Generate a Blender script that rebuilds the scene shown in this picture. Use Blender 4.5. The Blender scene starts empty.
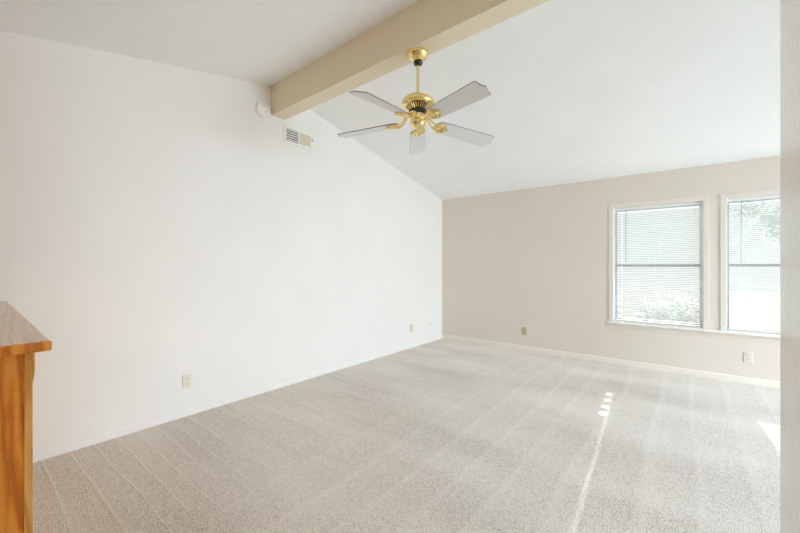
import bpy, bmesh, math, random
from mathutils import Vector, Matrix, Quaternion
random.seed(7)
C = bpy.context.scene.collection
PI = math.pi

# ------------------------------------------------------------------ camera
cam_d = bpy.data.cameras.new('camera')
cam = bpy.data.objects.new('camera', cam_d); C.objects.link(cam)
cam_d.sensor_width = 36.0
cam_d.lens = 357.0 / 800 * 36.0
cam_d.shift_y = -1.5 / 800
cam_d.clip_start = 0.02
cam.location = (0, 0, 1.29)
cam.rotation_euler = (PI / 2, 0, math.radians(38.42))
bpy.context.scene.camera = cam

# ------------------------------------------------------------------ world, sun, fill light, exposure
SKY = 1.05
SUN = 8.0
FILL_W = 560.0
LAMP_W = 13.0
world = bpy.data.worlds.new('sky'); bpy.context.scene.world = world
world.use_nodes = True
bg = world.node_tree.nodes['Background']
bg.inputs[0].default_value = (0.955, 0.985, 1.0, 1); bg.inputs[1].default_value = SKY

sun_dir = Vector((0.057, -1.0, -0.46))
sd = bpy.data.lights.new('sun', 'SUN'); sd.energy = SUN; sd.angle = math.radians(0.6); sd.color = (1.0, 0.96, 0.88)
so = bpy.data.objects.new('sun', sd); C.objects.link(so)
so.rotation_euler = sun_dir.to_track_quat('-Z', 'Y').to_euler(); so.location = (0, 12, 8)

def area(name, loc, d, sx, sy, w, col):
    l = bpy.data.lights.new(name, 'AREA'); l.shape = 'RECTANGLE'; l.size = sx; l.size_y = sy; l.energy = w; l.color = col
    o = bpy.data.objects.new(name, l); C.objects.link(o); o.location = loc
    o.rotation_euler = Vector(d).to_track_quat('-Z', 'Z').to_euler()
    return o
# added fill light outside the made-up glass door in the right-hand wall
area('fill_light_door', (5.5, 3.4, 2.15), (-1, 0, -0.12), 4.0, 2.8, FILL_W, (0.85, 0.92, 1.075))
# lit ceiling lamp of the space behind the camera
pl = bpy.data.lights.new('ceiling_lamp_light', 'POINT'); pl.energy = LAMP_W; pl.color = (1.0, 0.58, 0.18); pl.shadow_soft_size = 0.18
po = bpy.data.objects.new('ceiling_lamp_light', pl); C.objects.link(po); po.location = (-1.0, -1.6, 2.15)

vs = bpy.context.scene.view_settings
vs.view_transform = 'Standard'; vs.look = 'None'; vs.gamma = 1.0; vs.use_curve_mapping = False
vs.exposure = 0.17
cy = bpy.context.scene.cycles
cy.use_denoising = True
cy.max_bounces = 14; cy.diffuse_bounces = 10; cy.glossy_bounces = 6; cy.transparent_max_bounces = 16
cy.sample_clamp_indirect = 6.0

# ------------------------------------------------------------------ materials
def mat(name, col, rough=0.6, metal=0.0, spec=0.5):
    m = bpy.data.materials.new(name); m.use_nodes = True
    b = m.node_tree.nodes['Principled BSDF']
    b.inputs['Base Color'].default_value = (*col, 1)
    b.inputs['Roughness'].default_value = rough
    b.inputs['Metallic'].default_value = metal
    b.inputs['Specular IOR Level'].default_value = spec
    return m
def N(m, t, **kw):
    n = m.node_tree.nodes.new(t)
    for k, v in kw.items(): setattr(n, k, v)
    return n
def L(m, a, b): m.node_tree.links.new(a, b)
def bsdf(m): return m.node_tree.nodes['Principled BSDF']
def coords(m, scale=(1, 1, 1), rot=(0, 0, 0)):
    tc = N(m, 'ShaderNodeTexCoord'); mp = N(m, 'ShaderNodeMapping')
    mp.inputs['Scale'].default_value = scale; mp.inputs['Rotation'].default_value = rot
    L(m, tc.outputs['Object'], mp.inputs['Vector']); return mp.outputs['Vector']
def noise(m, vec, scale, detail=3, rough=0.5, dist=0.0):
    n = N(m, 'ShaderNodeTexNoise'); n.inputs['Scale'].default_value = scale
    n.inputs['Detail'].default_value = detail; n.inputs['Roughness'].default_value = rough; n.inputs['Distortion'].default_value = dist
    L(m, vec, n.inputs['Vector']); return n.outputs['Fac']
def ramp(m, fac, stops):
    r = N(m, 'ShaderNodeValToRGB')
    els = r.color_ramp.elements
    while len(els) < len(stops): els.new(0.5)
    for e, (p, c) in zip(els, stops): e.position = p; e.color = (*c, 1) if len(c) == 3 else c
    L(m, fac, r.inputs['Fac']); return r.outputs['Color']
def bump(m, h, strength, dist):
    b = N(m, 'ShaderNodeBump'); b.inputs['Strength'].default_value = strength; b.inputs['Distance'].default_value = dist
    L(m, h, b.inputs['Height']); L(m, b.outputs['Normal'], bsdf(m).inputs['Normal'])
def math_(m, op, a, b):
    n = N(m, 'ShaderNodeMath', operation=op)
    for i, v in enumerate((a, b)):
        if isinstance(v, (int, float)): n.inputs[i].default_value = v
        else: L(m, v, n.inputs[i])
    return n.outputs[0]

def paint(name, col, rough, peel=0.25, pscale=110, dist=0.002, spec=0.4):
    m = mat(name, col, rough, spec=spec)
    v = coords(m)
    f = noise(m, v, 2.2, 2)
    L(m, ramp(m, f, [(0.3, tuple(c * 0.985 for c in col)), (0.7, tuple(min(1, c * 1.01) for c in col))]), bsdf(m).inputs['Base Color'])
    bump(m, noise(m, v, pscale, 2), peel, dist)
    return m
M = {}
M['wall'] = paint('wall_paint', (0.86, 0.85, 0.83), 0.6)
M['wall_gloss'] = paint('partition_paint', (0.86, 0.86, 0.86), 0.13, 0.3, 70, 0.003, 0.8)
M['ceil'] = paint('ceiling_paint', (0.90, 0.915, 0.92), 0.75, 0.3, 80)
M['beam'] = paint('beam_shade_paint', (0.82, 0.735, 0.56), 0.65, 0.25, 90)  # white beam: warm shade of its near face put into the paint
M['wall_shaded'] = paint('window_wall_paint', (0.76, 0.705, 0.63), 0.6)  # same white as the left wall, with beige shade painted in
M['trim'] = paint('baseboard_paint', (0.87, 0.82, 0.745), 0.45)
M['wall_dim'] = paint('bounce_dimming_paint', (0.42, 0.33, 0.21), 0.6)  # dark tan picked to dim bounce light from behind the camera

M['casing'] = mat('casing_paint', (0.79, 0.745, 0.68), 0.55)
bump(M['casing'], noise(M['casing'], coords(M['casing']), 40, 2), 0.05, 0.001)
M['white'] = mat('white_plastic', (0.87, 0.87, 0.84), 0.4)
M['ivory'] = mat('ivory_plastic', (0.80, 0.76, 0.62), 0.4)
M['cream'] = mat('cream_plastic', (0.80, 0.765, 0.70), 0.45)
M['almond'] = mat('almond_plastic', (0.70, 0.64, 0.44), 0.4)
M['beige'] = mat('beige_plastic', (0.52, 0.45, 0.32), 0.4)
M['dark'] = mat('dark_slot', (0.03, 0.028, 0.025), 0.6)
M['black'] = mat('black_enamel', (0.012, 0.012, 0.014), 0.25)
M['metal'] = mat('steel_screw', (0.6, 0.6, 0.58), 0.35, 1.0)
for k in ('white', 'ivory', 'almond', 'beige'):
    bump(M[k], noise(M[k], coords(M[k]), 300, 1), 0.04, 0.0005)

# carpet: cut pile, speckle with painted tuft shade plus nap left by the vacuum cleaner
m = M['carpet'] = mat('carpet', (0.5, 0.46, 0.41), 0.95, spec=0.1)
v = coords(m)
tuft = noise(m, v, 185, 2, 0.6)
clump = noise(m, v, 34, 3, 0.6)
big = noise(m, coords(m, (0.5, 1.5, 1)), 1.3, 2)
# strokes of the vacuum, square to the left wall (bands repeat along y)
vx = coords(m, (0.22, 1, 1))
wv = N(m, 'ShaderNodeTexWave', wave_type='BANDS', bands_direction='Y', wave_profile='SAW')
wv.inputs['Scale'].default_value = 2.5; wv.inputs['Distortion'].default_value = 4.5
wv.inputs['Detail'].default_value = 2; wv.inputs['Detail Scale'].default_value = 0.9
L(m, vx, wv.inputs['Vector'])
line = ramp(m, wv.outputs['Fac'], [(0.0, (0.15,) * 3), (0.07, (1,) * 3), (0.16, (0.55,) * 3), (1.0, (0.45,) * 3)])
# strokes along the room on the right half (bands repeat along x)
vy = coords(m, (1, 0.16, 1), (0, 0, 0.05))
wy = N(m, 'ShaderNodeTexWave', wave_type='BANDS', bands_direction='X', wave_profile='SAW')
wy.inputs['Scale'].default_value = 1.15; wy.inputs['Distortion'].default_value = 5.0
wy.inputs['Detail'].default_value = 2; wy.inputs['Detail Scale'].default_value = 1.0
L(m, vy, wy.inputs['Vector'])
line2 = ramp(m, wy.outputs['Fac'], [(0.0, (0.4,) * 3), (0.12, (0.72,) * 3), (0.3, (0.54,) * 3), (1.0, (0.48,) * 3)])
sx = N(m, 'ShaderNodeSeparateXYZ'); L(m, coords(m), sx.inputs[0])
side = N(m, 'ShaderNodeMapRange'); side.inputs[1].default_value = -2.1; side.inputs[2].default_value = -1.1
L(m, math_(m, 'ADD', sx.outputs['X'], math_(m, 'MULTIPLY', big, 0.8)), side.inputs[0])
nap = N(m, 'ShaderNodeMix', data_type='FLOAT')
L(m, side.outputs[0], nap.inputs[0]); L(m, line, nap.inputs[2]); L(m, line2, nap.inputs[3])
sp = math_(m, 'ADD', math_(m, 'MULTIPLY', tuft, 0.92), math_(m, 'MULTIPLY', clump, 0.18))
sp = math_(m, 'ADD', sp, math_(m, 'MULTIPLY', math_(m, 'SUBTRACT', nap.outputs[0], 0.5), 0.11))
sp = math_(m, 'ADD', sp, math_(m, 'MULTIPLY', math_(m, 'SUBTRACT', big, 0.5), 0.16))
L(m, ramp(m, sp, [(0.41, (0.20, 0.155, 0.11)), (0.525, (0.90, 0.82, 0.73)), (0.63, (1.0, 0.96, 0.90))]), bsdf(m).inputs['Base Color'])  # dark end paints the shade between tufts
hh = math_(m, 'ADD', tuft, math_(m, 'MULTIPLY', nap.outputs[0], 0.3))
bump(m, hh, 1.0, 0.010)
bsdf(m).inputs['Sheen Weight'].default_value = 0.25

def oak(name, scale, rough, tone=1.0, a=None):
    m = mat(name, (0.5, 0.25, 0.07), rough)
    v = coords(m, scale)
    w = N(m, 'ShaderNodeTexWave', wave_type='BANDS', bands_direction='DIAGONAL')
    w.inputs['Scale'].default_value = 3.2; w.inputs['Distortion'].default_value = 9; w.inputs['Detail'].default_value = 3
    w.inputs['Detail Scale'].default_value = 1.3
    L(m, v, w.inputs['Vector'])
    pore = noise(m, coords(m, tuple(s * 9 for s in scale)), 12, 2, 0.6)
    f = math_(m, 'ADD', math_(m, 'MULTIPLY', w.outputs['Fac'], 0.62), math_(m, 'MULTIPLY', pore, 0.42))
    a = a or [(0.60, 0.18, 0.014), (0.88, 0.315, 0.03), (0.94, 0.42, 0.07)]
    a = [tuple(c * tone for c in q) for q in a]
    L(m, ramp(m, f, [(0.15, a[0]), (0.5, a[1]), (0.85, a[2])]), bsdf(m).inputs['Base Color'])
    bump(m, f, 0.12, 0.001)
    return m
M['oak_top'] = oak('oak_sheen_top', (0.5, 7, 7), 0.3, 1.0, [(0.50, 0.30, 0.16), (0.62, 0.41, 0.245), (0.68, 0.49, 0.32)])  # greyer than the panel: window sheen put into the colour
bsdf(M['oak_top']).inputs['Coat Weight'].default_value = 0.8; bsdf(M['oak_top']).inputs['Coat Roughness'].default_value = 0.28
M['oak_panel'] = oak('oak_panel', (4, 4, 0.45), 0.5, 1.04)
M['oak_trim'] = oak('oak_trim', (6, 6, 0.5), 0.45, 1.05, [(0.66, 0.32, 0.06), (0.86, 0.47, 0.12), (0.93, 0.58, 0.2)])

M['brass'] = mat('polished_brass', (0.90, 0.73, 0.34), 0.16, 1.0)
n_ = noise(M['brass'], coords(M['brass']), 30, 2)
L(M['brass'], ramp(M['brass'], n_, [(0.3, (0.13,) * 3), (0.7, (0.22,) * 3)]), bsdf(M['brass']).inputs['Roughness'])
M['blade'] = mat('blade_white', (0.73, 0.76, 0.775), 0.4)
bump(M['blade'], noise(M['blade'], coords(M['blade'], (1, 14, 14)), 14, 2), 0.04, 0.0005)
M['edge'] = mat('blade_edge', (0.16, 0.12, 0.08), 0.5)
M['slat'] = mat('shaded_slat', (0.575, 0.585, 0.585), 0.45)  # white slats greyed, their backlit shade put into the colour
M['sash'] = mat('sash_aluminium', (0.50, 0.52, 0.53), 0.45, 0.0)
M['frame'] = mat('frame_vinyl', (0.74, 0.76, 0.77), 0.45)
M['cord'] = mat('blind_cord', (0.80, 0.80, 0.78), 0.7)
M['wand'] = mat('clear_wand', (0.42, 0.45, 0.46), 0.2)
for k in ('slat', 'sash', 'cord', 'edge', 'wand'):
    bump(M[k], noise(M[k], coords(M[k]), 120, 1), 0.03, 0.0005)

m = M['glass'] = bpy.data.materials.new('window_glass'); m.use_nodes = True
nt = m.node_tree; nt.nodes.remove(nt.nodes['Principled BSDF'])
tr = N(m, 'ShaderNodeBsdfTransparent'); tr.inputs[0].default_value = (0.95, 0.98, 0.97, 1)
gl = N(m, 'ShaderNodeBsdfGlossy'); gl.inputs['Roughness'].default_value = 0.02
fr = N(m, 'ShaderNodeFresnel'); fr.inputs[0].default_value = 1.25
mx = N(m, 'ShaderNodeMixShader')
L(m, fr.outputs[0], mx.inputs[0]); L(m, tr.outputs[0], mx.inputs[1]); L(m, gl.outputs[0], mx.inputs[2])
L(m, mx.outputs[0], nt.nodes['Material Output'].inputs[0])

m = M['ground'] = mat('outside_ground', (0.62, 0.60, 0.54), 0.9)
L(m, ramp(m, noise(m, coords(m), 3, 4), [(0.3, (0.20, 0.21, 0.212)), (0.7, (0.28, 0.29, 0.29))]), bsdf(m).inputs['Base Color'])
m = M['leaf'] = mat('overexposed_leaf', (0.45, 0.55, 0.38), 0.6)
L(m, ramp(m, noise(m, coords(m), 4, 2), [(0.3, (0.66, 0.71, 0.70)), (0.7, (0.78, 0.82, 0.81))]), bsdf(m).inputs['Base Color'])  # leaves whitened to carry the glare of overexposed daylight
bsdf(m).inputs['Transmission Weight'].default_value = 0.0
tl = N(m, 'ShaderNodeBsdfTranslucent'); tl.inputs[0].default_value = (0.86, 0.88, 0.875, 1)
ms = N(m, 'ShaderNodeMixShader'); ms.inputs[0].default_value = 0.55
L(m, bsdf(m).outputs[0], ms.inputs[1]); L(m, tl.outputs[0], ms.inputs[2])
L(m, ms.outputs[0], m.node_tree.nodes['Material Output'].inputs[0])
M['bark'] = mat('bark', (0.45, 0.41, 0.36), 0.9)
bump(M['bark'], noise(M['bark'], coords(M['bark'], (6, 6, 1)), 12, 3), 0.5, 0.01)

# ------------------------------------------------------------------ mesh helpers
class MB:
    def __init__(s): s.bm = bmesh.new()
    def box(s, a, b, bev=0.0):
        x0, y0, z0 = a; x1, y1, z1 = b
        vs = [s.bm.verts.new(p) for p in ((x0, y0, z0), (x1, y0, z0), (x1, y1, z0), (x0, y1, z0), (x0, y0, z1), (x1, y0, z1), (x1, y1, z1), (x0, y1, z1))]
        fs = [s.bm.faces.new([vs[i] for i in q]) for q in ((3, 2, 1, 0), (4, 5, 6, 7), (0, 1, 5, 4), (1, 2, 6, 5), (2, 3, 7, 6), (3, 0, 4, 7))]
        if bev:
            es = {e for f in fs for e in f.edges}
            bmesh.ops.bevel(s.bm, geom=list(es), offset=bev, segments=2, affect='EDGES', profile=0.5)
        return s
    def prism(s, pts, axis, a, b, bev=0.0):
        """extrude a 2-D outline along axis (0,1,2) from a to b"""
        def P(u, v, w):
            return {0: (w, u, v), 1: (u, w, v), 2: (u, v, w)}[axis]
        A = [s.bm.verts.new(P(u, v, a)) for u, v in pts]
        B = [s.bm.verts.new(P(u, v, b)) for u, v in pts]
        n = len(pts); fs = []
        fs.append(s.bm.faces.new(A[::-1])); fs.append(s.bm.faces.new(B))
        for i in range(n):
            fs.append(s.bm.faces.new((A[i], A[(i + 1) % n], B[(i + 1) % n], B[i])))
        bmesh.ops.recalc_face_normals(s.bm, faces=fs)
        if bev:
            es = {e for f in fs[:2] for e in f.edges}
            bmesh.ops.bevel(s.bm, geom=list(es), offset=bev, segments=1, affect='EDGES')
        return s
    def lathe(s, prof, n=40, c=(0, 0, 0), axis=2):
        rings = []
        for r, h in prof:
            ring = []
            for i in range(n):
                a = 2 * PI * i / n; u, v = r * math.cos(a), r * math.sin(a)
                p = {2: (u, v, h), 1: (u, h, v), 0: (h, u, v)}[axis]
                ring.append(s.bm.verts.new(Vector(p) + Vector(c)))
            rings.append(ring)
        fs = []
        for A, B in zip(rings, rings[1:]):
            for i in range(n):
                fs.append(s.bm.faces.new((A[i], A[(i + 1) % n], B[(i + 1) % n], B[i])))
        fs.append(s.bm.faces.new(rings[0][::-1])); fs.append(s.bm.faces.new(rings[-1]))
        bmesh.ops.recalc_face_normals(s.bm, faces=fs)
        return s
    def tube(s, pts, rad, n=8, closed=False):
        pts = [Vector(p) for p in pts]; k = len(pts)
        if not isinstance(rad, (list, tuple)): rad = [rad] * k
        rings = []; up = Vector((0, 0, 1))
        for i, p in enumerate(pts):
            if closed: t = pts[(i + 1) % k] - pts[i - 1]
            else: t = pts[min(i + 1, k - 1)] - pts[max(i - 1, 0)]
            t.normalize()
            r = up if abs(t.dot(up)) < 0.95 else Vector((1, 0, 0))
            a = t.cross(r).normalized(); b = t.cross(a).normalized()
            rings.append([s.bm.verts.new(p + (a * math.cos(2 * PI * j / n) + b * math.sin(2 * PI * j / n)) * rad[i]) for j in range(n)])
        fs = []
        pairs = list(zip(rings, rings[1:])) + ([(rings[-1], rings[0])] if closed else [])
        for A, B in pairs:
            for j in range(n): fs.append(s.bm.faces.new((A[j], A[(j + 1) % n], B[(j + 1) % n], B[j])))
        if not closed:
            fs.append(s.bm.faces.new(rings[0][::-1])); fs.append(s.bm.faces.new(rings[-1]))
        bmesh.ops.recalc_face_normals(s.bm, faces=fs)
        return s
    def quad(s, *p):
        s.bm.faces.new([s.bm.verts.new(q) for q in p]); return s
    def build(s, name, m, parent=None, loc=None, smooth=False):
        me = bpy.data.meshes.new(name); s.bm.to_mesh(me); s.bm.free()
        if isinstance(m, (list, tuple)):
            for q in m: me.materials.append(q)
        else: me.materials.append(m)
        if smooth:
            me.polygons.foreach_set('use_smooth', [True] * len(me.polygons))
            try: me.set_sharp_from_angle(angle=math.radians(38))
            except Exception: pass
        o = bpy.data.objects.new(name, me); C.objects.link(o)
        if parent: o.parent = parent
        if loc: o.location = loc
        return o
def thing(name, label, cat, loc=(0, 0, 0), rz=0.0, group=None, kind=None):
    o = bpy.data.objects.new(name, None); C.objects.link(o)
    o.empty_display_size = 0.1
    o.location = loc; o.rotation_euler = (0, 0, rz)
    if label: o['label'] = label
    if cat: o['category'] = cat
    if group: o['group'] = group
    if kind: o['kind'] = kind
    return o
def struct(o, label=None, cat=None):
    o['kind'] = 'structure'
    if label: o['label'] = label
    if cat: o['category'] = cat
    return o

# ------------------------------------------------------------------ room shell
XL, XR, YB, YF = -3.33, 3.0, 5.395, -3.2
RY, SL = 2.14, 0.2205                     # ridge, slope of the vault
ZR = 3.155
def zc(y):                                # underside of the ceiling
    return ZR - SL * (y - RY) if y > RY else ZR - 0.2075 * (RY - max(y, -1.12))
T = 0.14
struct(MB().box((XL - 0.15, YF - 0.15, -0.1), (XR + 0.15, YB + 0.0, 0.0)).build('floor', M['carpet']),
       'beige cut-pile carpet with vacuum marks covering the whole room', 'floor')
# left (gable) wall
prof = [(YF - T, 0), (YB + T, 0), (YB + T, zc(YB) + 0.03), (RY, ZR + 0.06), (-1.12, zc(-1.12) + 0.06), (YF - T, zc(-1.12) + 0.06)]
struct(MB().prism(prof, 0, XL - T, XL).build('wall_left', M['wall']), 'tall white gable wall on the left', 'wall')
# window wall with two openings
W = [(-0.718, 0.182), (0.378, 1.278)]
Z0, Z1 = 0.555, 2.036
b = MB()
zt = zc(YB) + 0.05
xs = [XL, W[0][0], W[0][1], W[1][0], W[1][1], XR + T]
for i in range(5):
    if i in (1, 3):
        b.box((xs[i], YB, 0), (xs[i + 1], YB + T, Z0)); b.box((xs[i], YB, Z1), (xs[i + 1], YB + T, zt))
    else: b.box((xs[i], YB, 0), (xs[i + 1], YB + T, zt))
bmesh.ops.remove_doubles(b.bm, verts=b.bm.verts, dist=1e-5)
struct(b.build('wall_back', M['wall_shaded']), 'white window wall at the far end of the room, its beige shade in the paint', 'wall')
# right wall with an added glass door opening that lets fill light in
DY0, DY1, DZ = 1.7, 5.1, 2.1
b = MB()
for (ya, yb, za, zb) in ((YF, DY0, 0, None), (DY0, DY1, DZ, None), (DY1, YB, 0, None)):
    cuts = [ya] + [q for q in (-1.12, RY) if ya < q < yb] + [yb]
    b.prism([(ya, za), (yb, za)] + [(q, zc(q) + 0.05) for q in reversed(cuts)], 0, XR, XR + T)
struct(b.build('wall_right', M['wall']), 'white right-hand wall with an added glass door', 'wall')
d = thing('fill_door', 'added unseen glass door letting fill light through the right-hand wall', 'door', (XR, 0, 0), kind='structure')
b = MB()
for (y0, y1, z0, z1) in ((DY0, DY0 + 0.06, 0, DZ), (DY1 - 0.06, DY1, 0, DZ), (DY0, DY1, DZ - 0.06, DZ), (DY0, DY1, 0, 0.05), (3.37, 3.43, 0, DZ)):
    b.box((0.05, y0, z0), (0.11, y1, z1))
b.build('fill_door_frame', M['sash'], d)
MB().box((0.078, DY0 + 0.06, 0.05), (0.082, DY1 - 0.06, DZ - 0.06)).build('pane', M['glass'], d)
struct(MB().box((XR + T, YB + T, -0.4), (6.2, YB + T + 0.12, 3.2)).build('wall_fill_block', M['wall']), 'added unseen wall shading the ground outside from the fill light', 'wall')  # added to keep the fill light off the outside ground
# unseen wall behind the camera, darkened to cut bounce light on the beam
struct(MB().box((XL, YF - T, 0), (XR + T, YF, zc(YF) + 0.06)).build('wall_front', M['wall_dim']), 'unseen wall behind the viewer, darkened tan to cut bounce light', 'wall')
# short partition beside the camera; its free end is in view at the right edge
b = MB()
b.prism([(YF, 0), (1.30, 0), (1.30, zc(1.30) + 0.02), (-1.12, zc(-1.12) + 0.02), (YF, zc(YF) + 0.02)], 0, 0.1905, 0.314)
bmesh.ops.bevel(b.bm, geom=[e for e in b.bm.edges if all(abs(v.co.y - 1.30) < 1e-4 for v in e.verts) and abs(e.verts[0].co.x - e.verts[1].co.x) < 1e-4],
                offset=0.008, segments=4, affect='EDGES')
struct(b.build('wall_partition', M['wall_gloss'], smooth=True), 'end of a textured semi-gloss partition at the right edge', 'wall')
# vaulted ceiling
th = 0.12
pts = [(YB + T, zc(YB + T)), (RY, ZR), (-1.12, zc(-1.12)), (YF - T, zc(-1.12))]
out = pts + [(y, z + th) for y, z in reversed(pts)]
struct(MB().prism(out, 0, XL - T, XR + T).build('ceiling', M['ceil']), 'white vaulted ceiling with two gentle slopes', 'ceiling')
b = MB().box((XL, 2.062, 2.835), (XR, 2.222, 3.16), 0.003)
for v in b.bm.verts: v.co.y -= 0.0157 * (v.co.x - XL)
struct(b.build('ceiling_beam', M['beam']), 'boxed ridge beam running across under the ceiling peak', 'beam')
# baseboards
def board(name, pts, axis, a, b_, mt, lab): struct(MB().prism(pts, axis, a, b_).build(name, mt), lab, 'baseboard')
board('baseboard_back', [(YB, 0), (YB - 0.014, 0), (YB - 0.014, 0.058), (YB - 0.007, 0.07), (YB, 0.07)], 0, XL + 0.011, XR, M['trim'], 'cream baseboard along the window wall')
board('baseboard_left', [(XL, 0), (XL + 0.011, 0), (XL + 0.011, 0.05), (XL + 0.006, 0.06), (XL, 0.06)], 1, 0.19, YB, M['wall'], 'white baseboard along the left wall')

# ------------------------------------------------------------------ windows
for wi, (x0, x1) in enumerate(W):
    w = thing('window_%d' % (wi + 1), ['left single-hung window in white casing', 'right single-hung window cut off by the partition'][wi], 'window', (x0, YB, Z0), kind='structure')
    ww, hh_ = x1 - x0, Z1 - Z0
    b = MB(); cw = 0.05
    b.box((-cw, -0.009, 0.0), (0.0, 0, hh_ + cw), 0.002); b.box((ww, -0.009, 0.0), (ww + cw, 0, hh_ + cw), 0.002)
    b.box((0, -0.009, hh_), (ww, 0, hh_ + cw), 0.002)
    b.build('casing', M['casing'], w)
    b = MB()
    b.box((0, 0.0, 0), (0.006, 0.09, hh_)); b.box((ww - 0.006, 0, 0), (ww, 0.09, hh_)); b.box((0.006, 0, hh_ - 0.006), (ww - 0.006, 0.09, hh_))
    b.build('jamb_liner', M['white'], w)
    b = MB(); f = 0.018
    b.box((0, 0.09, 0), (f, 0.138, hh_)); b.box((ww - f, 0.09, 0), (ww, 0.138, hh_))
    b.box((f, 0.09, 0), (ww - f, 0.138, f)); b.box((f, 0.09, hh_ - f), (ww - f, 0.138, hh_))
    b.build('window_frame', M['frame'], w)
    mr = 1.29 - Z0
    for k, (za, zb, ya) in enumerate(((f, mr + 0.012, 0.092), (mr - 0.012, hh_ - f, 0.116))):
        b = MB(); s_ = 0.012; yb_ = ya + 0.02
        b.box((f, ya, za), (f + s_, yb_, zb)); b.box((ww - f - s_, ya, za), (ww - f, yb_, zb))
        b.box((f + s_, ya, za), (ww - f - s_, yb_, za + 0.024)); b.box((f + s_, ya, zb - 0.024), (ww - f - s_, yb_, zb))
        sash = b.build('sash', M['sash'], w)
        MB().box((f + s_, ya + 0.008, za + 0.024), (ww - f - s_, ya + 0.012, zb - 0.024)).build('pane', M['glass'], sash)
struct(MB().box((-0.785, YB - 0.045, Z0 - 0.024), (1.345, YB, Z0), 0.004).build('trim_1', M['white']), 'white window stool running under both windows', 'window sill')
struct(MB().box((-0.765, YB - 0.006, Z0 - 0.085), (1.325, YB, Z0 - 0.024), 0.002).build('trim_2', M['wall_shaded']), 'flat apron board under the window stool', 'trim')
for i, (x0, x1) in enumerate(W):
    struct(MB().box((x0, YB, Z0), (x1, YB + 0.09, Z0 + 0.008)).build('trim_%d' % (i + 3), M['white']), 'white inner sill of the %s window' % ('left', 'right')[i], 'window sill')

# ------------------------------------------------------------------ blinds
def blind(x0, x1, tilt, holes, hole_ws, label, wand_x, wand_len, cord_x, sun_gaps, open_low):
    root = thing('venetian_blind', label, 'blind', (x0, YB + 0.045, Z0 + 0.008), group='white mini blinds in the two windows')
    ww = x1 - x0; H = Z1 - Z0 - 0.008
    MB().box((0.008, -0.018, H - 0.036), (ww - 0.008, 0.018, H - 0.008), 0.003).build('headrail', M['white'], root)
    MB().box((0.016, -0.013, 0.006), (ww - 0.016, 0.013, 0.018), 0.003).build('bottom_rail', M['white'], root)
    b = MB(); wd = 0.025; pitch = 0.0212; n = int((H - 0.05 - 0.03) / pitch)
    a, bb = 0.014, ww - 0.014
    for i in range(n):
        z = 0.030 + i * pitch
        th = math.radians((tilt if i > 20 else tilt + (open_low - tilt) * min(1, (20 - i) / 4)) + random.uniform(-1.2, 1.2))
        def P(x, s, dz=0.0):               # s -1 outer .. +1 inner edge
            crown = 0.0016 * (1 - s * s)
            return (x, -s * wd / 2 * math.cos(th) - crown * math.sin(th), z + dz + s * wd / 2 * math.sin(th) + crown * math.cos(th))
        xa = a
        if sun_gaps and i < 16 and i % 4 in (1, 2): xa = a + 0.075  # left slat ends cut away to let sun stripes onto the carpet
        cuts = [xa]
        for h, hole_w in zip(holes, hole_ws): cuts += [h - hole_w / 2, h + hole_w / 2]
        cuts.append(bb)
        ss = (-1, -0.62, 0, 0.62, 1)
        for q in range(len(cuts) - 1):
            u0, u1 = cuts[q], cuts[q + 1]
            for j in range(4):
                if q % 2 == 1 and j in (1, 2): continue       # routing hole for the lift cord
                b.quad(P(u0, ss[j]), P(u1, ss[j]), P(u1, ss[j + 1]), P(u0, ss[j + 1]))
    bmesh.ops.remove_doubles(b.bm, verts=b.bm.verts, dist=1e-5)
    b.build('slats', M['slat'], root, smooth=True)
    b = MB()
    for h in holes:
        for yy in (-0.0135, 0.0135): b.tube([(h, yy, 0.012), (h, yy, H - 0.03)], 0.0008, 5)
    b.build('ladder_cords', M['cord'], root)
    b = MB()
    b.tube([(wand_x, -0.016, H - 0.026), (wand_x, -0.026, H - 0.034), (wand_x, -0.0275, H - 0.05), (wand_x, -0.0275, H - wand_len)], [0.0025, 0.0025, 0.0045, 0.0045], 6)
    b.build('wand', M['wand'], root)
    b = MB()
    b.tube([(cord_x, -0.02, H - 0.03), (cord_x, -0.0255, H - 0.05), (cord_x, -0.0255, 0.34)], 0.0012, 5)
    b.lathe([(0.002, 0.34), (0.006, 0.325), (0.006, 0.30)], 8, (cord_x, -0.0255, 0))
    b.build('lift_cord', M['cord'], root, smooth=True)
    return root
blind(W[0][0], W[0][1], 27, [0.095, 0.45, 0.805], [0.015, 0.006, 0.005], 'white mini blind lowered in the left window, whole width visible', 0.14, 0.72, 0.80, True, 27)
blind(W[1][0], W[1][1], 15, [0.12, 0.45, 0.78], [0.006, 0.006, 0.006], 'white mini blind in the right window, cut off by the wall edge', 0.125, 0.72, 0.155, False, -5)

# ------------------------------------------------------------------ ceiling fan
FX, FY = -1.514, 2.12
fan = thing('ceiling_fan', 'brass ceiling fan with five white blades hanging from the beam', 'ceiling fan', (FX, FY, 0))
MB().lathe([(0.072, 2.835), (0.078, 2.831), (0.0785, 2.822), (0.074, 2.810), (0.066, 2.796), (0.053, 2.784), (0.040, 2.778), (0.034, 2.772)], 40).build('canopy', M['brass'], fan, smooth=True)
MB().lathe([(0.018, 2.774), (0.030, 2.770), (0.033, 2.760), (0.028, 2.750), (0.014, 2.745)], 28).build('hanger_ball', M['black'], fan, smooth=True)
MB().lathe([(0.0105, 2.755), (0.0105, 2.52)], 20).build('downrod', M['brass'], fan, smooth=True)
MB().lathe([(0.013, 2.536), (0.020, 2.534), (0.022, 2.522), (0.060, 2.518), (0.092, 2.506), (0.112, 2.490), (0.121, 2.474), (0.122, 2.462), (0.117, 2.452), (0.104, 2.446), (0.086, 2.444)], 56).build('motor_housing', M['brass'], fan, smooth=True)
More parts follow.
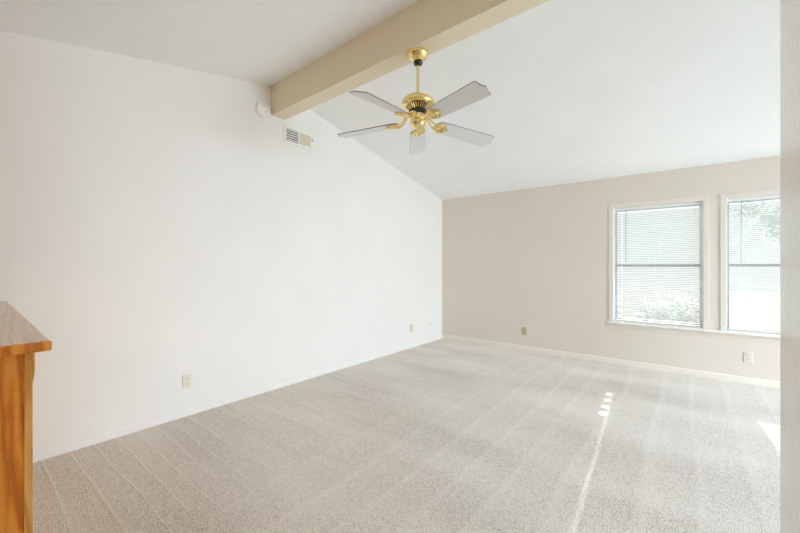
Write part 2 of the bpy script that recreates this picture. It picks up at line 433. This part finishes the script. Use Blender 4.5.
vr = MB().lathe([(0.084, 2.446), (0.080, 2.440), (0.058, 2.418), (0.050, 2.414)], 48).build('vent_ring', M['dark'], fan, smooth=True)
b = MB()
for k in range(28):
    a = 2 * PI * k / 28
    ca, sa = math.cos(a), math.sin(a)
    b.tube([(0.087 * ca, 0.087 * sa, 2.4445), (0.080 * ca, 0.080 * sa, 2.438), (0.058 * ca, 0.058 * sa, 2.416)], 0.0042, 5)
b.build('vent_fins', M['brass'], vr, smooth=True)
MB().lathe([(0.056, 2.418), (0.066, 2.412), (0.066, 2.396), (0.056, 2.390), (0.048, 2.384)], 40).build('flywheel', M['dark'], fan, smooth=True)
MB().lathe([(0.044, 2.388), (0.052, 2.382), (0.053, 2.350), (0.047, 2.344), (0.049, 2.338), (0.055, 2.334), (0.056, 2.318), (0.051, 2.304), (0.040, 2.292), (0.022, 2.284), (0.008, 2.282), (0.007, 2.274), (0.003, 2.271)], 40).build('switch_housing', M['brass'], fan, smooth=True)
# blade outline (local x is radial)
def blade_mesh():
    r0, r1 = 0.150, 0.66
    top = [(r0, 0.030), (r0 + 0.010, 0.046), (r0 + 0.030, 0.058), (0.30, 0.065), (0.48, 0.070), (0.600, 0.0735), (0.622, 0.0735)]
    top += [(0.630, 0.0715), (0.635, 0.066), (0.637, 0.055), (0.639, 0.040), (0.643, 0.024), (0.649, 0.010), (r1, 0.0)]
    pts = top + [(x, -y) for x, y in reversed(top[:-1])]
    me = MB().prism(pts, 2, -0.003, 0.003)
    o = me.bm
    o.faces.ensure_lookup_table()
    for f in o.faces:
        f.material_index = 0 if abs(f.normal.z) > 0.5 else 1
    return me
def iron_mesh():
    b = MB()
    # forked arm from the flywheel out to the blade
    for s in (-1, 1):
        b.tube([(0.056, s * 0.008, 0.052), (0.078, s * 0.011, 0.044), (0.098, s * 0.015, 0.026), (0.114, s * 0.019, 0.008), (0.130, s * 0.025, -0.005), (0.150, s * 0.034, -0.009)],
               [0.0065, 0.007, 0.007, 0.0065, 0.0065, 0.0055], 8)
    # scroll frame under the blade root
    ring = [(0.172 + 0.042 * math.cos(a), 0.040 * math.sin(a), -0.010) for a in [2 * PI * k / 28 for k in range(28)]]
    b.tube(ring, 0.0062, 8, closed=True)
    for s in (-1, 1):
        b.tube([(0.158, s * 0.036, -0.009), (0.185, s * 0.050, -0.009), (0.214, s * 0.046, -0.008), (0.222, s * 0.030, -0.008), (0.238, s * 0.010, -0.007), (0.250, 0, -0.007)], [0.005, 0.006, 0.0055, 0.005, 0.005, 0.0045], 8)
    b.lathe([(0.011, -0.004), (0.011, -0.011), (0.006, -0.014)], 14, (0.228, 0, 0))
    for (x, y) in ((0.148, 0.030), (0.148, -0.030), (0.246, 0)):
        b.lathe([(0.007, -0.003), (0.007, -0.013), (0.004, -0.016)], 12, (x, y, 0))
    return b
def medallion_mesh():
    b = MB()
    b.lathe([(0.026, -0.004), (0.026, -0.009), (0.021, -0.013), (0.013, -0.012), (0.009, -0.017), (0.004, -0.019)], 28, (0.172, 0, 0))
    for k in range(8):
        a = 2 * PI * k / 8
        b.lathe([(0.005, -0.010), (0.0055, -0.014), (0.002, -0.0165)], 10, (0.172 + 0.017 * math.cos(a), 0.017 * math.sin(a), 0))
    return b
BZ = 2.34
proto = None
# angle off the regular fifth and sag of each blade, degrees
for k, (off, sag) in enumerate(((-0.75, 3.2), (-1.75, 1.9), (5.9, 6.2), (-2.25, 2.4), (-2.1, 2.9))):
    ang = math.radians(-88 + 72 * k + off)
    if proto is None:
        ir = iron_mesh().build('blade_iron', M['brass'], fan, smooth=True)
        md = medallion_mesh().build('medallion', M['brass'], ir, smooth=True)
        bl = blade_mesh().build('blade', [M['blade'], M['edge']], fan)
        proto = (ir, md, bl)
    else:
        ir, md, bl = [o.copy() for o in proto]
        for o in (ir, md, bl): C.objects.link(o)
        ir.parent = fan; md.parent = ir; bl.parent = fan
    ir.location = bl.location = (0, 0, BZ)
    base = Matrix.Rotation(ang, 3, 'Z') @ Matrix.Rotation(math.radians(sag), 3, 'Y')
    bl.rotation_euler = ir.rotation_euler = (base @ Matrix.Rotation(math.radians(-9 if k == 4 else -16), 3, 'X')).to_euler()

# ------------------------------------------------------------------ oak counter at the left edge
ct = thing('bar_counter', 'honey oak bar-height counter end at the left edge of the room', 'counter', (-1.50, 0, 0))
MB().box((-1.826, -0.30, 0.0), (-0.012, 0.132, 1.037)).build('body', M['oak_trim'], ct)
MB().box((-0.012, -0.30, 0.0), (0.0, 0.134, 1.037)).build('end_panel', M['oak_panel'], ct)
MB().prism([(0.134, 0), (0.151, 0), (0.151, 0.945), (0.1545, 0.965), (0.156, 0.985), (0.156, 1.037), (0.134, 1.037)], 0, -0.018, 0.004).build('corner_stile', M['oak_trim'], ct)
b = MB().box((-1.826, -0.34, 1.037), (0.012, 0.184, 1.064))
bmesh.ops.bevel(b.bm, geom=[e for e in b.bm.edges if all(v.co.y > 0.1 for v in e.verts) and abs(e.verts[0].co.x - e.verts[1].co.x) > 0.1], offset=0.004, segments=3, affect='EDGES')
for v in b.bm.verts:
    if v.co.y > 0.1: v.co.y += 0.004 + 0.019 * (0.025 - v.co.x)
b.build('countertop', M['oak_top'], ct, smooth=True)
MB().box((0.012, -0.34, 1.036), (0.029, 0.189, 1.064), 0.004).build('front_edge', M['oak_panel'], ct, smooth=True)  # edge of the same oak, without the painted sheen

# ------------------------------------------------------------------ wall plates
def outlet(loc, rz, col, label):
    t = thing('wall_outlet', label, 'outlet', loc, rz, group='electrical outlets low on the walls')
    MB().box((-0.035, -0.006, -0.057), (0.035, 0, 0.057), 0.0025).build('cover_plate', M[col], t)
    for zz in (0.0195, -0.0195):
        pts = []
        for k in range(28):
            a = 2 * PI * k / 28
            x, z = 0.0175 * math.cos(a), 0.0175 * math.sin(a)
            pts.append((x, max(-0.0142, min(0.0142, z)) + zz))
        r = MB().prism(pts, 1, -0.0085, -0.005).build('receptacle', M[col], t)
        b = MB()
        b.box((-0.0075, -0.0092, zz - 0.001), (-0.0052, -0.0080, zz + 0.0085)); b.box((0.0052, -0.0092, zz), (0.0075, -0.0080, zz + 0.0075))
        b.lathe([(0.0028, -0.0092), (0.0028, -0.0080)], 12, (0, 0, zz - 0.007), axis=1)
        b.build('slots', M['dark'], r)
    MB().lathe([(0.0025, -0.0075), (0.0034, -0.0062), (0.0034, -0.005)], 12, axis=1).build('screw', M['metal'], t)
    return t
outlet((XL, 1.261, 0.295), PI / 2, 'ivory', 'cream duplex outlet on the left wall closest to the oak counter')
outlet((XL, 4.478, 0.305), PI / 2, 'almond', 'yellowish almond outlet on the left wall beside the white cable plate')
outlet((-1.884, YB, 0.290), 0, 'beige', 'tan outlet on the window wall between the room corner and the left window')
outlet((0.555, YB, 0.289), 0, 'cream', 'off-white outlet on the window wall below the right window')
t = thing('cable_plate', 'small white cable plate with a dark jack near the room corner', 'wall plate', (XL, 5.015, 0.30), PI / 2)
MB().box((-0.035, -0.006, -0.057), (0.035, 0, 0.057), 0.0025).build('cover_plate', M['white'], t)
MB().lathe([(0.005, -0.016), (0.005, -0.008), (0.0085, -0.008), (0.0085, -0.005)], 14, axis=1).build('cable_jack', M['dark'], t)
for zz in (0.042, -0.042):
    MB().lathe([(0.0022, -0.0072), (0.003, -0.0062), (0.003, -0.005)], 10, (0, 0, zz), axis=1).build('screw', M['metal'], t)

# ------------------------------------------------------------------ air register and smoke detector on the left wall
t = thing('air_vent', 'white rectangular air register high on the left wall below the beam', 'vent', (XL, 2.392, 2.692), PI / 2)
hw, hh_ = 0.186, 0.09
b = MB(); fw = 0.026
b.box((-hw, -0.010, -hh_), (-hw + fw, 0, hh_), 0.002); b.box((hw - fw, -0.010, -hh_), (hw, 0, hh_), 0.002)
b.box((-hw + fw, -0.010, -hh_), (hw - fw, 0, -hh_ + fw), 0.002); b.box((-hw + fw, -0.010, hh_ - fw), (hw - fw, 0, hh_), 0.002)
b.box((-0.007, -0.010, -hh_ + fw), (0.007, 0, hh_ - fw), 0.001)
b.build('vent_frame', M['white'], t)
MB().box((-hw + fw, -0.0015, -hh_ + fw), (hw - fw, 0.0, hh_ - fw)).build('duct_shade_sheet', M['dark'], t)  # flat dark sheet standing in for the shaded duct behind the louvres
b = MB()
n = 5
for k in range(n):
    z = -hh_ + fw + (k + 0.5) * (2 * (hh_ - fw)) / n
    b.prism([(-0.009, z + 0.006), (-0.0075, z + 0.008), (-0.002, z - 0.003), (-0.0035, z - 0.005)], 0, -hw + fw, -0.007)
lo = b.build('louvre_bank', M['white'], t)
b = MB(); n = 12
for k in range(n):
    x = 0.007 + (k + 0.5) * (hw - fw - 0.007) / n
    b.prism([(x + 0.006, -0.009), (x + 0.0072, -0.008), (x - 0.0055, -0.002), (x - 0.0067, -0.003)], 2, -hh_ + fw, hh_ - fw)
b.build('louvre_bank', M['ivory'], t)
MB().box((hw - 0.010, -0.024, 0.004), (hw - 0.004, -0.009, 0.034), 0.0015).build('damper_lever', M['metal'], t)
t = thing('smoke_detector', 'round white smoke detector on the left wall beside the beam', 'smoke detector', (XL, 1.962, 2.855), PI / 2)
MB().lathe([(0.082, 0.0), (0.082, -0.010)], 44, axis=1).build('mounting_base', M['white'], t, smooth=True)
b = MB()
b.lathe([(0.075, -0.008), (0.076, -0.020), (0.071, -0.030), (0.058, -0.036), (0.034, -0.038), (0.004, -0.038)], 44, axis=1)
cv = b.build('cover', M['white'], t, smooth=True)
b = MB()
for k in range(7):
    b.box((-0.020, -0.0388, 0.020 + k * 0.004), (0.020, -0.0360, 0.0215 + k * 0.004))
b.build('sounder_grille', M['beige'], cv)
MB().lathe([(0.010, -0.036), (0.010, -0.0405), (0.008, -0.0415)], 20, (0.018, 0, -0.018), axis=1).build('test_button', M['ivory'], cv, smooth=True)

# ------------------------------------------------------------------ outside the windows
struct(MB().box((-14, YB + T, -0.5), (14, 34, -0.4)).build('ground', M['ground']), 'pale sunlit ground outside the windows', 'ground')
def plant(name, label, cat, loc, blobs, nleaf, lsize, trunk):
    t = thing(name, label, cat, loc)
    b = MB()
    for tr in trunk: b.tube(*tr)
    b.build('trunk', M['bark'], t, smooth=True)
    b = MB()
    for (c, r) in blobs:
        for k in range(nleaf):
            d = Vector((random.gauss(0, 1), random.gauss(0, 1), random.gauss(0, 1))).normalized() * (r * random.uniform(0.35, 1) )
            p = Vector(c) + d
            q = Quaternion((random.gauss(0, 1), random.gauss(0, 1), random.gauss(0, 1), random.gauss(0, 1))).normalized()
            s = lsize * random.uniform(0.7, 1.3)
            P = [p + q @ Vector(v) for v in ((-s, 0, 0), (0, -s * 0.4, s * 0.12), (s, 0, 0), (0, s * 0.4, s * 0.12))]
            b.quad(*P)
    b.build('foliage', M['leaf'], t)
    return t
plant('tree', 'leafy tree seen through the upper part of the right window', 'tree', (2.75, 14.5, -0.4),
      [((-0.9, 0, 3.3), 0.6), ((-0.2, 0.2, 3.3), 0.7), ((-1.4, 0.1, 3.5), 0.5), ((-0.7, -0.3, 2.75), 0.5), ((0.5, 0, 3.2), 0.6)], 380, 0.075,
      [([(0, 0, 0), (0.03, 0, 1.2), (-0.05, 0, 2.3), (-0.1, 0, 3.2)], [0.11, 0.085, 0.06, 0.02], 8),
       ([(0.0, 0, 1.6), (0.3, 0.1, 2.2), (0.6, 0.2, 2.8)], [0.05, 0.04, 0.015], 6),
       ([(0.0, 0, 1.7), (-0.35, 0.1, 2.6), (-0.8, 0.1, 3.1)], [0.05, 0.04, 0.015], 6)])
plant('shrub', 'shrub with glare in its leaf colour, seen low through the left window', 'shrub', (-0.2, 10.5, -0.4),
      [((0, 0, 0.65), 0.45), ((0.45, 0.1, 0.55), 0.4), ((-0.4, 0, 0.5), 0.35)], 420, 0.06,
      [([(0, 0, 0), (0.02, 0, 0.5)], [0.03, 0.012], 6), ([(0.02, 0, 0.05), (0.35, 0.05, 0.5)], [0.025, 0.01], 6), ([(-0.02, 0, 0.05), (-0.3, 0, 0.45)], [0.025, 0.01], 6)])
